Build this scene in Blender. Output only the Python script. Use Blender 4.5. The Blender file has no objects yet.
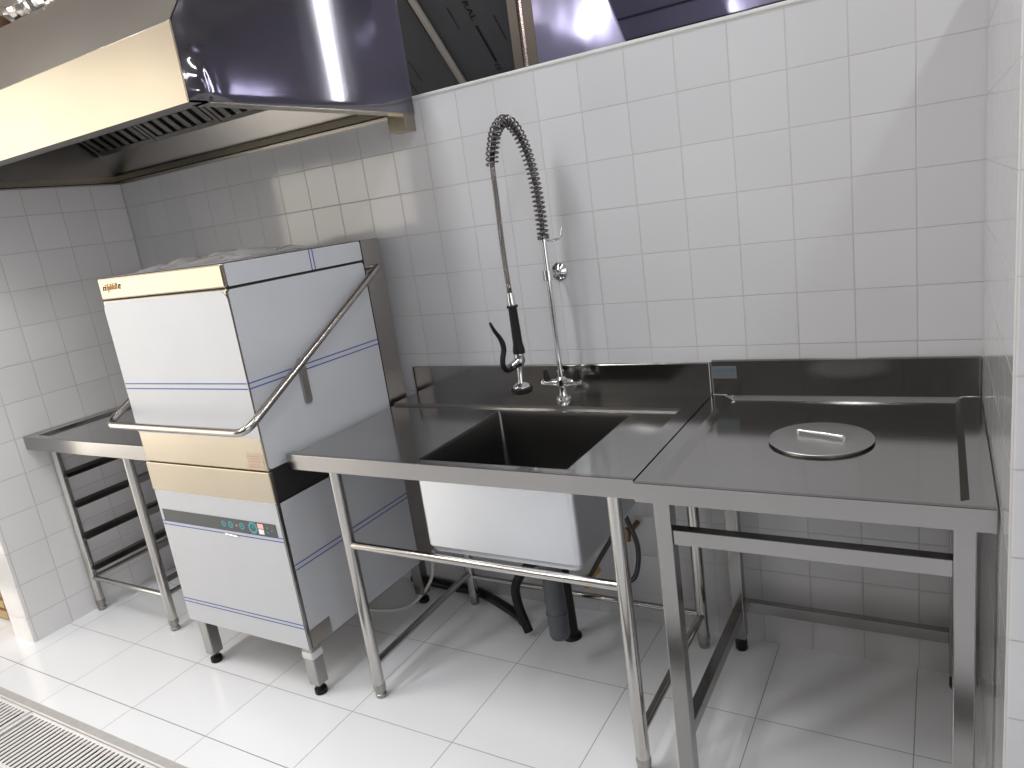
import bpy, bmesh, math, random
from mathutils import Vector, Matrix, noise
random.seed(7)
R = math.radians
SC = bpy.context.scene
COL = SC.collection

# ------------------------------------------------------------------ materials
def new_mat(name):
    m = bpy.data.materials.new(name); m.use_nodes = True
    nt = m.node_tree
    return m, nt, nt.nodes, nt.links, nt.nodes['Principled BSDF']

def plain(name, col, rough=.5, metal=0., coat=0., spec=None, trans=0., alpha=1., nscale=0, namt=.06):
    """plain colour with a little procedural unevenness"""
    m, nt, N, L, B = new_mat(name)
    B.inputs['Roughness'].default_value = rough
    B.inputs['Metallic'].default_value = metal
    B.inputs['Coat Weight'].default_value = coat
    B.inputs['Transmission Weight'].default_value = trans
    B.inputs['Alpha'].default_value = alpha
    if spec is not None: B.inputs['Specular IOR Level'].default_value = spec
    tc = N.new('ShaderNodeNewGeometry')
    nz = N.new('ShaderNodeTexNoise'); nz.inputs['Scale'].default_value = nscale or 9.; nz.inputs['Detail'].default_value = 3
    L.new(tc.outputs['Position'], nz.inputs['Vector'])
    mx = N.new('ShaderNodeMix'); mx.data_type = 'RGBA'
    c = Vector(col[:3])
    mx.inputs[6].default_value = (*(c*(1-namt)), 1); mx.inputs[7].default_value = (*[min(1, v*(1+namt)) for v in c], 1)
    L.new(nz.outputs['Fac'], mx.inputs[0]); L.new(mx.outputs[2], B.inputs['Base Color'])
    return m

def steel(name, col=(.56,.545,.52), rough=.2, stretch=(3,3,90), bump=.02, wob=.0, aniso=0., rvar=.08):
    """brushed stainless: fine stretched grain in the roughness, slow waviness in the normal"""
    m, nt, N, L, B = new_mat(name)
    B.inputs['Metallic'].default_value = 1
    geo = N.new('ShaderNodeNewGeometry')
    mp = N.new('ShaderNodeMapping'); mp.inputs['Scale'].default_value = stretch
    L.new(geo.outputs['Position'], mp.inputs['Vector'])
    n1 = N.new('ShaderNodeTexNoise'); n1.inputs['Scale'].default_value = 6; n1.inputs['Detail'].default_value = 4
    L.new(mp.outputs['Vector'], n1.inputs['Vector'])
    n2 = N.new('ShaderNodeTexNoise'); n2.inputs['Scale'].default_value = 3.2; n2.inputs['Detail'].default_value = 2
    L.new(geo.outputs['Position'], n2.inputs['Vector'])
    mr = N.new('ShaderNodeMapRange'); mr.inputs['To Min'].default_value = rough-rvar*.5; mr.inputs['To Max'].default_value = rough+rvar
    L.new(n1.outputs['Fac'], mr.inputs['Value']); L.new(mr.outputs['Result'], B.inputs['Roughness'])
    mx = N.new('ShaderNodeMix'); mx.data_type = 'RGBA'
    c = Vector(col)
    mx.inputs[6].default_value = (*(c*.9), 1); mx.inputs[7].default_value = (*[min(1, v*1.08) for v in c], 1)
    L.new(n2.outputs['Fac'], mx.inputs[0]); L.new(mx.outputs[2], B.inputs['Base Color'])
    b1 = N.new('ShaderNodeBump'); b1.inputs['Strength'].default_value = bump; b1.inputs['Distance'].default_value = .002
    L.new(n1.outputs['Fac'], b1.inputs['Height'])
    b2 = N.new('ShaderNodeBump'); b2.inputs['Strength'].default_value = wob; b2.inputs['Distance'].default_value = .02
    L.new(n2.outputs['Fac'], b2.inputs['Height']); L.new(b1.outputs['Normal'], b2.inputs['Normal'])
    L.new(b2.outputs['Normal'], B.inputs['Normal'])
    return m

def tiles(name, col, grout, pitch, off, gw, rough, coat=0., bumpd=.0015, wob=.1, tilt=.012, var=.04):
    """square tiles laid on the world grid; each face ignores the grid axis it faces"""
    m, nt, N, L, B = new_mat(name)
    geo = N.new('ShaderNodeNewGeometry')
    sp = N.new('ShaderNodeSeparateXYZ'); L.new(geo.outputs['Position'], sp.inputs[0])
    sn = N.new('ShaderNodeSeparateXYZ'); L.new(geo.outputs['True Normal'], sn.inputs[0])
    def M(op, a, b=None, c=None):
        n = N.new('ShaderNodeMath'); n.operation = op
        for i, v in enumerate((a, b, c)):
            if v is None: continue
            if isinstance(v, (int, float)): n.inputs[i].default_value = v
            else: L.new(v, n.inputs[i])
        return n.outputs[0]
    dist = None; cells = []
    for k in range(3):
        q = M('DIVIDE', M('SUBTRACT', sp.outputs[k], off[k]), pitch[k])
        cells.append(M('FLOOR', q))
        fr = M('FRACT', q)
        d = M('MULTIPLY', M('MINIMUM', fr, M('SUBTRACT', 1., fr)), pitch[k])
        d = M('ADD', d, M('MULTIPLY', M('GREATER_THAN', M('ABSOLUTE', sn.outputs[k]), .5), 10.))
        dist = d if dist is None else M('MINIMUM', dist, d)
    mr = N.new('ShaderNodeMapRange'); mr.interpolation_type = 'SMOOTHSTEP'
    mr.inputs['From Min'].default_value = gw*.35; mr.inputs['From Max'].default_value = gw
    L.new(dist, mr.inputs['Value'])
    cc = N.new('ShaderNodeCombineXYZ')
    for k in range(3): L.new(cells[k], cc.inputs[k])
    wn = N.new('ShaderNodeTexWhiteNoise'); wn.noise_dimensions = '3D'; L.new(cc.outputs[0], wn.inputs['Vector'])
    n2 = N.new('ShaderNodeTexNoise'); n2.inputs['Scale'].default_value = 2.5; n2.inputs['Detail'].default_value = 3
    L.new(geo.outputs['Position'], n2.inputs['Vector'])
    tone = M('ADD', 1-var*1.2, M('MULTIPLY', M('ADD', wn.outputs['Value'], n2.outputs['Fac']), var))
    tcol = N.new('ShaderNodeMix'); tcol.data_type = 'RGBA'; tcol.blend_type = 'MULTIPLY'; tcol.inputs[0].default_value = 1
    tcol.inputs[6].default_value = (*col, 1); L.new(tone, tcol.inputs[7])
    gcol = N.new('ShaderNodeMix'); gcol.data_type = 'RGBA'
    gcol.inputs[6].default_value = (*[g*.75 for g in grout], 1); gcol.inputs[7].default_value = (*grout, 1)
    L.new(n2.outputs['Fac'], gcol.inputs[0])
    mx = N.new('ShaderNodeMix'); mx.data_type = 'RGBA'
    L.new(mr.outputs['Result'], mx.inputs[0]); L.new(gcol.outputs[2], mx.inputs[6]); L.new(tcol.outputs[2], mx.inputs[7])
    L.new(mx.outputs[2], B.inputs['Base Color'])
    rr = N.new('ShaderNodeMapRange'); rr.inputs['To Min'].default_value = .75; rr.inputs['To Max'].default_value = rough
    L.new(mr.outputs['Result'], rr.inputs['Value']); L.new(rr.outputs['Result'], B.inputs['Roughness'])
    B.inputs['Coat Weight'].default_value = coat; B.inputs['Coat Roughness'].default_value = .05
    b = N.new('ShaderNodeBump'); b.inputs['Strength'].default_value = .6; b.inputs['Distance'].default_value = bumpd
    L.new(mr.outputs['Result'], b.inputs['Height'])
    n3 = N.new('ShaderNodeTexNoise'); n3.inputs['Scale'].default_value = 9; n3.inputs['Detail'].default_value = 1
    L.new(geo.outputs['Position'], n3.inputs['Vector'])
    b2 = N.new('ShaderNodeBump'); b2.inputs['Strength'].default_value = wob; b2.inputs['Distance'].default_value = .01
    L.new(n3.outputs['Fac'], b2.inputs['Height']); L.new(b.outputs['Normal'], b2.inputs['Normal'])
    # every tile sits at a very slightly different angle
    vm = N.new('ShaderNodeVectorMath'); vm.operation = 'MULTIPLY_ADD'
    vm.inputs[1].default_value = (tilt,)*3
    L.new(wn.outputs['Color'], vm.inputs[0])
    sub = N.new('ShaderNodeVectorMath'); sub.operation = 'SUBTRACT'; sub.inputs[1].default_value = (tilt*.5,)*3
    L.new(b2.outputs['Normal'], sub.inputs[0]); L.new(sub.outputs[0], vm.inputs[2])
    nm = N.new('ShaderNodeVectorMath'); nm.operation = 'NORMALIZE'; L.new(vm.outputs[0], nm.inputs[0])
    L.new(nm.outputs[0], B.inputs['Normal'])
    return m

def film_steel(name, col, rough=.16, wob=.25, stretch=(1,1,.25), scale=7, metal=.75):
    """steel still under its tinted plastic film: glossy, slightly rippled"""
    m, nt, N, L, B = new_mat(name)
    B.inputs['Metallic'].default_value = metal; B.inputs['Roughness'].default_value = rough
    B.inputs['Base Color'].default_value = (*col, 1)
    B.inputs['Coat Weight'].default_value = .6; B.inputs['Coat Roughness'].default_value = .06
    geo = N.new('ShaderNodeNewGeometry')
    mp = N.new('ShaderNodeMapping'); mp.inputs['Scale'].default_value = stretch
    L.new(geo.outputs['Position'], mp.inputs['Vector'])
    nz = N.new('ShaderNodeTexNoise'); nz.inputs['Scale'].default_value = scale; nz.inputs['Detail'].default_value = 2
    L.new(mp.outputs['Vector'], nz.inputs['Vector'])
    b = N.new('ShaderNodeBump'); b.inputs['Strength'].default_value = wob; b.inputs['Distance'].default_value = .03
    L.new(nz.outputs['Fac'], b.inputs['Height'])
    L.new(b.outputs['Normal'], B.inputs['Normal']); L.new(b.outputs['Normal'], B.inputs['Coat Normal'])
    mx = N.new('ShaderNodeMix'); mx.data_type = 'RGBA'
    c = Vector(col)
    mx.inputs[6].default_value = (*(c*.85), 1); mx.inputs[7].default_value = (*(c*1.12), 1)
    L.new(nz.outputs['Fac'], mx.inputs[0]); L.new(mx.outputs[2], B.inputs['Base Color'])
    return m

def emis(name, col, s):
    m, nt, N, L, B = new_mat(name)
    B.inputs['Base Color'].default_value = (*col, 1)
    B.inputs['Emission Color'].default_value = (*col, 1); B.inputs['Emission Strength'].default_value = s
    return m

T = .14878
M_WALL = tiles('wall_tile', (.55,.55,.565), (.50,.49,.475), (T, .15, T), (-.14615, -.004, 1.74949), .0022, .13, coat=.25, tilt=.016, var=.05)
M_WALL_LIT = tiles('wall_tile_left_lit', (.80,.785,.785), (.66,.64,.62), (T, .15, T), (-.14615, -.004, 1.74949), .0022, .13, coat=.25, tilt=.016, var=.05)  # same tile as the back wall, painted paler for light on this wall
M_FLOOR = tiles('floor_tile', (.83,.84,.86), (.40,.39,.38), (.395, .395, 5), (-1.337, -.768, -2), .0019, .2, coat=.1, wob=.04, tilt=.006, var=.03)
M_FLOORCUT = M_FLOOR
M_CAP = plain('tile_cap', (.60,.595,.575), .35)
M_CEIL = tiles('ceiling_tile', (.50,.45,.42), (.22,.20,.19), (.6, .6, 5), (.1, .1, -2), .006, .6, wob=0., tilt=0., var=.05)
M_STEEL = steel('brushed_steel', (.33,.322,.315), .17, (60, 2.5, 60), wob=.02)
M_TOP = steel('worktop_steel', (.46,.455,.45), .11, (2.5, 60, 60), wob=.03)
M_SPLASH = steel('splash_steel', (.29,.28,.27), .14, (60, 2.5, 2), wob=.03)
M_WARM = steel('hood_steel', (.39,.35,.285), .26, (2.5, 60, 60), bump=.004, wob=.01, rvar=.02)
M_SLOPE = steel('hood_slope_steel', (.36,.345,.32), .3, (2.5, 60, 60), wob=.02)
M_HOODIN = steel('hood_inner_steel', (.36,.345,.33), .32, (2.5, 60, 60), wob=.02)
M_COLUMN = steel('column_steel', (.42,.39,.365), .28, (60, 60, 3), wob=.01)
M_CHROME = steel('chrome', (.72,.72,.73), .08, (20,20,20), bump=.0, wob=.0, rvar=.03)
M_TUBE = steel('tube_steel', (.50,.485,.465), .17, (60,60,4), bump=.01)
M_DARKSTEEL = steel('dark_reflection_steel', (.2,.19,.18), .3, (4,4,60))
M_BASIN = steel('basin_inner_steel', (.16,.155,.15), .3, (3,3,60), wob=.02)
M_WHITE = plain('white_protective_film', (.54,.55,.575), .5, metal=.1, coat=0, namt=.03)
M_BASINFILM = steel('basin_outer_film', (.66,.68,.71), .36, (4,4,4), wob=.05)
M_BLUE = plain('blue_film_line', (.02,.065,.32), .45)
M_BLACK = plain('black_rubber', (.009,.009,.010), .45, spec=.25)
M_BLACKGAP = plain('dark_recess', (.012,.011,.011), .7)
M_GREYPANEL = plain('dark_grey_panel', (.055,.06,.06), .35)
M_TEAL = plain('teal_print', (.05,.34,.40), .5)
M_PINK = emis('pink_display', (.85,.40,.37), .35)
M_PALE = emis('pale_display', (.75,.72,.68), .3)
M_RED = emis('red_dot', (.9,.25,.15), .3)
M_GREYPIPE = plain('grey_pvc', (.055,.06,.07), .38)
M_BRAID = plain('black_braided_hose', (.03,.03,.032), .38, nscale=300, namt=.5)
M_BRASS = plain('orange_valve', (.62,.30,.05), .4)
M_WHITEHOSE = plain('white_plastic_hose', (.62,.62,.60), .4)
M_PURPLE = film_steel('purple_film_steel', (.145,.138,.155), .08, .03, (.9,1.2,.16), 5)
M_PURPLE2 = film_steel('blue_purple_film_steel', (.38,.36,.54), .13, .10, (1.4,1,.5), 3, .5)
M_FOAM = plain('black_foam_sheet', (.085,.085,.09), .36, nscale=14, namt=.12)
M_PRINT = plain('black_print', (.006,.006,.006), .6)
M_CONDUIT = plain('beige_conduit', (.40,.36,.31), .4)
M_FLANGE = steel('flange_steel', (.55,.45,.42), .24, (2,2,60), wob=.3)
M_GRATE = plain('grate_steel', (.85,.83,.81), .3, metal=.2)
M_CLEAR = plain('crumpled_clear_film', (.78,.76,.75), .25, coat=.5, alpha=.62)
M_FOIL = steel('foil', (.8,.77,.72), .22, (9,9,9), wob=.9)
M_BROWN = plain('brown_card', (.10,.055,.025), .6)
M_STICK = plain('pale_sticker', (.12,.125,.128), .45)
M_STICKBLUE = plain('sticker_blue', (.02,.085,.14), .5)
M_ORANGEPRINT = plain('orange_print', (.55,.24,.03), .5)
M_FAINTPRINT = plain('brown_faint_print', (.52,.36,.25), .5)
M_WOOD = plain('yellow_wood', (.48,.33,.15), .55, nscale=30, namt=.25)
M_REDP = plain('red_plastic', (.42,.06,.04), .45)
M_DRAINDARK = plain('drain_dark', (.03,.027,.025), .7)
M_MORTAR = plain('grey_mortar', (.44,.42,.40), .6, nscale=40, namt=.15)

# ------------------------------------------------------------------ mesh builder
class MB:
    def __init__(s): s.v = []; s.f = []; s.m = []
    def _add(s, vs, fs, mat=0):
        b = len(s.v); s.v += [Vector(v) for v in vs]
        for f in fs: s.f.append([b+i for i in f]); s.m.append(mat)
    def quad(s, *p, mat=0): s._add(p, [list(range(len(p)))], mat)
    def box(s, x0, x1, y0, y1, z0, z1, mat=0, bev=0.):
        if x1 < x0: x0, x1 = x1, x0
        if y1 < y0: y0, y1 = y1, y0
        if z1 < z0: z0, z1 = z1, z0
        vs = [(x, y, z) for z in (z0, z1) for y in (y0, y1) for x in (x0, x1)]
        fs = [(0,2,3,1), (4,5,7,6), (0,1,5,4), (2,6,7,3), (0,4,6,2), (1,3,7,5)]
        s.hull(vs, fs, mat, bev)
    def hull(s, vs, fs, mat=0, bev=0., seg=2):
        if not bev: s._add(vs, fs, mat+64); return
        bm = bmesh.new(); bv = [bm.verts.new(v) for v in vs]
        for f in fs: bm.faces.new([bv[i] for i in f])
        bmesh.ops.recalc_face_normals(bm, faces=bm.faces)
        bmesh.ops.bevel(bm, geom=bm.edges[:], offset=bev, segments=seg, profile=.5, affect='EDGES')
        bm.verts.index_update()
        s._add([v.co.copy() for v in bm.verts], [[v.index for v in f.verts] for f in bm.faces], mat+64); bm.free()
    def prism(s, poly, axis, a0, a1, mat=0, bev=0.):
        """poly: 2-D outline in the two other axes (cyclic order), extruded along axis"""
        def P(p, a):
            return {'x': (a, p[0], p[1]), 'y': (p[0], a, p[1]), 'z': (p[0], p[1], a)}[axis]
        n = len(poly); vs = [P(p, a0) for p in poly]+[P(p, a1) for p in poly]
        fs = [list(range(n))[::-1], list(range(n, 2*n))]+[[i, (i+1) % n, n+(i+1) % n, n+i] for i in range(n)]
        s.hull(vs, fs, mat, bev)
    def tube(s, pts, r, mat=0, seg=14, caps=True):
        pts = [Vector(p) for p in pts]; n = len(pts); seg = seg if seg <= 8 else max(seg, 14)
        rs = r if isinstance(r, (list, tuple)) else [r]*n
        tang = []
        for i in range(n):
            a = pts[max(i-1, 0)]; b = pts[min(i+1, n-1)]; t = (b-a)
            tang.append(t.normalized() if t.length > 1e-9 else Vector((0,0,1)))
        up = Vector((0,0,1)) if abs(tang[0].z) < .9 else Vector((1,0,0))
        u = tang[0].cross(up).normalized(); base = len(s.v)
        for i in range(n):
            t = tang[i]; u = (u-t*u.dot(t)).normalized(); w = t.cross(u)
            for k in range(seg):
                a = 2*math.pi*k/seg
                s.v.append(pts[i]+(u*math.cos(a)+w*math.sin(a))*rs[i])
        for i in range(n-1):
            for k in range(seg):
                k2 = (k+1) % seg
                s.f.append([base+i*seg+k, base+i*seg+k2, base+(i+1)*seg+k2, base+(i+1)*seg+k]); s.m.append(mat)
        if caps:
            s.f.append([base+k for k in range(seg)][::-1]); s.m.append(mat)
            s.f.append([base+(n-1)*seg+k for k in range(seg)]); s.m.append(mat)
    def lathe(s, prof, c, axis=(0,0,1), mat=0, seg=24):
        """prof: list of (radius, height along axis)"""
        c = Vector(c); a = Vector(axis).normalized()
        s.tube([c+a*h for r, h in prof], [max(r, 1e-4) for r, h in prof], mat, seg) if False else s._lathe(prof, c, a, mat, seg)
    def _lathe(s, prof, c, a, mat, seg):
        up = Vector((0,0,1)) if abs(a.z) < .9 else Vector((1,0,0))
        u = a.cross(up).normalized(); w = a.cross(u); base = len(s.v); n = len(prof)
        for r, h in prof:
            for k in range(seg):
                t = 2*math.pi*k/seg
                s.v.append(c+a*h+(u*math.cos(t)+w*math.sin(t))*max(r, 2e-4))
        for i in range(n-1):
            for k in range(seg):
                k2 = (k+1) % seg
                s.f.append([base+i*seg+k, base+i*seg+k2, base+(i+1)*seg+k2, base+(i+1)*seg+k]); s.m.append(mat)
        s.f.append([base+k for k in range(seg)][::-1]); s.m.append(mat)
        s.f.append([base+(n-1)*seg+k for k in range(seg)]); s.m.append(mat)
    def build(s, name, mats, parent=None, smooth=28):
        if not isinstance(mats, (list, tuple)): mats = [mats]
        me = bpy.data.meshes.new(name)
        org = parent.matrix_world_loc if False else Vector((0,0,0))
        if parent is not None: org = WLOC[parent.name]
        elif s.v:
            xs = [v.x for v in s.v]; ys = [v.y for v in s.v]; zs = [v.z for v in s.v]
            org = Vector(((min(xs)+max(xs))/2, (min(ys)+max(ys))/2, min(zs)))
        me.from_pydata([tuple(v-org) for v in s.v], [], s.f)
        for m in mats: me.materials.append(m)
        me.polygons.foreach_set('material_index', [k_ % 64 for k_ in s.m])
        me.polygons.foreach_set('use_smooth', [bool(smooth) and k_ < 64 for k_ in s.m])
        bm = bmesh.new(); bm.from_mesh(me)
        bmesh.ops.remove_doubles(bm, verts=bm.verts, dist=1e-6)
        bmesh.ops.recalc_face_normals(bm, faces=bm.faces)
        bm.to_mesh(me); bm.free()
        if smooth:
            keep = [p_.use_smooth for p_ in me.polygons]
            me.set_sharp_from_angle(angle=R(smooth))
            me.polygons.foreach_set('use_smooth', keep)
        o = bpy.data.objects.new(name, me); COL.objects.link(o)
        if parent is not None: o.parent = parent; WLOC[o.name] = org
        else: o.location = org; WLOC[o.name] = org
        return o
WLOC = {}

def thing(name, label, cat, loc, group=None):
    o = bpy.data.objects.new(name, None); COL.objects.link(o); o.location = loc; o.empty_display_size = .1
    WLOC[o.name] = Vector(loc)
    o['label'] = label; o['category'] = cat
    if group: o['group'] = group
    return o
def tag(o, label, cat, group=None, kind=None):
    o['label'] = label; o['category'] = cat
    if group: o['group'] = group
    if kind: o['kind'] = kind
    return o
def struct(o, label=None, cat=None):
    o['kind'] = 'structure'
    if label: o['label'] = label
    if cat: o['category'] = cat
    return o

def rr(x0, x1, y0, y1, r, n=5):
    out = []
    for cx, cy, a0 in ((x1-r, y1-r, 0), (x0+r, y1-r, 90), (x0+r, y0+r, 180), (x1-r, y0+r, 270)):
        for i in range(n+1):
            a = R(a0+90*i/n); out.append((cx+r*math.cos(a), cy+r*math.sin(a)))
    return out

def bend(pts, r, n=6):
    """polyline with rounded corners"""
    P = [Vector(p) for p in pts]; out = [P[0]]
    for i in range(1, len(P)-1):
        a = (P[i-1]-P[i]); b = (P[i+1]-P[i]); ra = min(r, a.length*.45, b.length*.45)
        p0 = P[i]+a.normalized()*ra; p1 = P[i]+b.normalized()*ra
        for k in range(n+1):
            t = k/n; out.append(p0*(1-t)**2+P[i]*2*t*(1-t)+p1*t*t)
    out.append(P[-1]); return out

def smooth_path(pts, n=10):
    """Catmull-Rom through the points"""
    P = [Vector(p) for p in pts]; P = [P[0]*2-P[1]]+P+[P[-1]*2-P[-2]]; out = []
    for i in range(1, len(P)-2):
        for k in range(n):
            t = k/n; a, b, c, d = P[i-1:i+3]
            out.append(.5*((2*b)+(c-a)*t+(2*a-5*b+4*c-d)*t*t+(3*b-a-3*c+d)*t**3))
    out.append(P[-2]); return out

def lettering(name, text, size, origin, xdir, ydir, mat, parent, shear=0., extrude=.0004, width=None):
    cu = bpy.data.curves.new(name, 'FONT'); cu.body = text; cu.size = size; cu.extrude = extrude; cu.shear = shear
    cu.resolution_u = 3
    t = bpy.data.objects.new(name+'_src', cu); COL.objects.link(t)
    bpy.context.view_layer.update()
    me = bpy.data.meshes.new_from_object(t.evaluated_get(bpy.context.evaluated_depsgraph_get()))
    bpy.data.objects.remove(t); me.name = name
    xd = Vector(xdir).normalized(); yd = Vector(ydir).normalized(); zd = xd.cross(yd)
    sx = 1.
    if width:
        w = max(v.co.x for v in me.vertices); sx = width/w
    org = WLOC[parent.name]
    for v in me.vertices:
        v.co = Vector(origin)-org+xd*v.co.x*sx+yd*v.co.y+zd*v.co.z
    me.materials.clear(); me.materials.append(mat)
    o = bpy.data.objects.new(name, me); COL.objects.link(o); o.parent = parent; WLOC[o.name] = org
    return o

# ------------------------------------------------------------------ room shell
WX = -3.405; WT = 1.903; ZC = 3.0
# floor with an open slot for the drain channel
fl = MB()
DX0, DX1, DY0, DY1 = -4.9, .9, -1.395, -1.178
fl.quad((-7, DY1, 0), (3, DY1, 0), (3, 4.5, 0), (-7, 4.5, 0))
fl.quad((-7, -5.5, 0), (3, -5.5, 0), (3, DY0, 0), (-7, DY0, 0))
fl.quad((-7, DY0, 0), (DX0, DY0, 0), (DX0, DY1, 0), (-7, DY1, 0))
fl.quad((DX1, DY0, 0), (3, DY0, 0), (3, DY1, 0), (DX1, DY1, 0))
struct(fl.build('floor', M_FLOOR, smooth=0))
# tile courses cut to the drain: two raised joint lines, a mortar margin
b = MB(); b.box(-4.9, .9, -1.0345, -1.0315, -.002, .0006); struct(b.build('trim_1', plain('floor_joint', (.30,.29,.28), .7), smooth=0))
b = MB(); b.box(-4.9, .9, -1.178, -1.149, -.004, .0012); struct(b.build('trim_2', M_MORTAR, smooth=0))

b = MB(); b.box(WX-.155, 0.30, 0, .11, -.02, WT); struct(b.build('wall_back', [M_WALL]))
b = MB(); b.box(WX-.155, .30, -.004, .114, WT, WT+.012, 0, .004); struct(b.build('trim_3', M_CAP))
b = MB(); b.box(WX-.155, WX, -.921, .0, -.02, WT, 0, .004); struct(b.build('wall_left', M_WALL_LIT))
b = MB(); b.box(0, .30, -.90, 0.0, -.02, WT, 0, .006); struct(b.build('wall_right', M_WALL))
b = MB(); b.box(-7, 3, -5.5, 4.5, ZC, ZC+.05); struct(b.build('ceiling', M_CEIL, smooth=0))
b = MB(); b.box(-7, 3, 4.5, 4.6, -.02, ZC); struct(b.build('wall_rear', plain('rear_wall_paint', (.30,.29,.33), .6), smooth=0))

# ------------------------------------------------------------------ floor drain
b = MB()
b.quad((DX0, DY0, -.09), (DX1, DY0, -.09), (DX1, DY1, -.09), (DX0, DY1, -.09), mat=1)
b.quad((DX0, DY1, -.09), (DX1, DY1, -.09), (DX1, DY1, 0), (DX0, DY1, 0), mat=1)
b.quad((DX0, DY0, -.09), (DX1, DY0, -.09), (DX1, DY0, 0), (DX0, DY0, 0), mat=1)
b.box(DX0, DX1, DY1-.006, DY1, -.03, .004); b.box(DX0, DX1, DY0, DY0+.006, -.03, .004)
b.box(DX0, DX1, DY1-.018, DY1-.006, -.03, -.018); b.box(DX0, DX1, DY0+.006, DY0+.018, -.03, -.018)
tag(b.build('drain_channel', [M_GRATE, M_DRAINDARK], smooth=0), 'long steel drain channel frame sunk in the floor at lower left', 'drain channel')
def grate(x0, x1, label):
    b = MB(); y0, y1 = DY0+.009, DY1-.009; z0, z1 = -.017, .003
    b.box(x0, x1, y1-.010, y1, z0, z1, 0, .0015); b.box(x0, x1, y0, y0+.012, z0, z1, 0, .0015)
    b.box(x0, x0+.016, y0+.011, y1-.009, z0, z1); b.box(x1-.016, x1, y0+.011, y1-.009, z0, z1)
    n = int((x1-x0-.032)/.0228)
    for i in range(1, n+1):
        xx = x0+.016+(x1-x0-.032)*i/(n+1)
        b.box(xx-.0062, xx+.0062, y0+.011, y1-.009, z1-.0045, z1-.0008, 0, .0012)
    return tag(b.build('drain_grate', M_GRATE), label, 'drain grate', 'floor drain grates')
grate(-2.885, -1.905, 'slotted steel drain grate in the floor nearest the dishwasher front')
grate(-3.890, -2.898, 'slotted steel drain grate at the far left beyond the grate joint')

# ------------------------------------------------------------------ shared table pieces
def round_leg(parent, x, y, ztop, r=.019, foot_h=.05):
    b = MB(); b.tube([(x, y, foot_h-.004), (x, y, ztop)], r, seg=20); leg = b.build('leg', M_TUBE, parent)
    f = MB(); f.lathe([(r*.72, 0), (r*.9, .003), (r*.95, .014), (r*.80, .016), (r*.80, .026), (r*1.04, .028), (r*1.08, foot_h-.006), (r*1.02, foot_h)], (x, y, 0))
    f.build('foot', steel('foot_steel', (.36,.35,.33), .35, (9,9,40)) if 'foot_steel' not in bpy.data.materials else bpy.data.materials['foot_steel'], leg)
    return leg
def bar(parent, p, q, r=.0125, name='crossbar', mat=None):
    b = MB(); b.tube([p, q], r, seg=16); return b.build(name, mat or M_TUBE, parent)

# ------------------------------------------------------------------ sink table
HT = .856
t = thing('sink_table', 'long stainless steel sink table with square basin and round tube legs', 'sink table', (-1.27, -.35, 0))
xs = [-1.852, -1.373, -.90, -.7595, -.757, -.7035]; ys = [-.7025, -.672, -.664, -.650, -.196, -.1615, -.1595, -.012]
ZR, ZB = HT, HT-.009
def zt(i, j):
    x = xs[i]; y = ys[j]
    return ZB if (x <= -.759 and -.665 <= y <= -.161) else ZR
b = MB()
for i in range(len(xs)-1):
    for j in range(len(ys)-1):
        if xs[i] == -1.373 and ys[j] == -.650: continue
        b.quad(*[(xs[a], ys[c], zt(a, c)) for a, c in ((i, j), (i+1, j), (i+1, j+1), (i, j+1))], mat=1 if j == 5 and i < 4 else 0)  # ledge step in darker steel, its dark reflection painted in
b.quad((xs[0], -.012, ZB-.03), (xs[0], -.7025, ZB-.03), *[(xs[0], y, zt(0, j)) for j, y in enumerate(ys)])
b.quad((xs[-1], -.012, ZR), (xs[-1], -.7025, ZR), (xs[-1], -.7025, ZR-.03), (xs[-1], -.012, ZR-.03))
b.build('worktop', [M_TOP, M_DARKSTEEL], t, smooth=0)
b = MB(); b.box(-1.852, -.7035, -.7040, -.690, HT-.0495, HT+.0006, 0, .0014)
b.box(-1.852, -1.842, -.692, -.02, HT-.045, HT-.012); b.box(-.7135, -.7037, -.692, -.02, HT-.0495, HT-.002)
b.build('apron', M_STEEL, t)
b = MB(); b.box(-1.858, -.7035, -.014, -.001, HT-.01, .957, 0, .003)
b.build('backsplash', M_SPLASH, t)
# basin: inner shell, outer shell, floor
b = MB()
lo = [(rr(-1.373, -.900, -.650, -.196, .004), ZB), (rr(-1.371, -.902, -.648, -.198, .012), ZB-.012), (rr(-1.366, -.907, -.643, -.203, .022), .60), (rr(-1.345, -.928, -.622, -.224, .02), .574), (rr(-1.19, -1.15, -.365, -.325, .018), .568)]
base = len(b.v)
for loop, z in lo:
    for x, y in loop: b.v.append(Vector((x, y, z)))
n = len(lo[0][0])
for k in range(len(lo)-1):
    for i in range(n):
        b.f.append([base+k*n+i, base+k*n+(i+1) % n, base+(k+1)*n+(i+1) % n, base+(k+1)*n+i]); b.m.append(0)
b.f.append([base+4*n+i for i in range(n)]); b.m.append(0)
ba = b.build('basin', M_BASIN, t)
b = MB(); base = 0
lo = [(rr(-1.384, -.889, -.662, -.185, .02), ZB-.014), (rr(-1.384, -.889, -.662, -.185, .02), .585), (rr(-1.372, -.901, -.650, -.197, .02), .563), (rr(-1.2, -1.08, -.5, -.36, .02), .561)]
for loop, z in lo:
    for x, y in loop: b.v.append(Vector((x, y, z)))
for k in range(3):
    for i in range(n):
        b.f.append([k*n+i, k*n+(i+1) % n, (k+1)*n+(i+1) % n, (k+1)*n+i]); b.m.append(0)
b.f.append([3*n+i for i in range(n)]); b.m.append(0)
b.build('basin_shell', M_BASINFILM, ba)
b = MB(); b.lathe([(.045, 0), (.045, .004), (.03, .003), (.004, .001)], (-1.168, -.345, .568)); b.build('drain_strainer', M_CHROME, ba)
LX0, LX1, LY0, LY1 = -1.688, -.771, -.673, -.089
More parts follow.
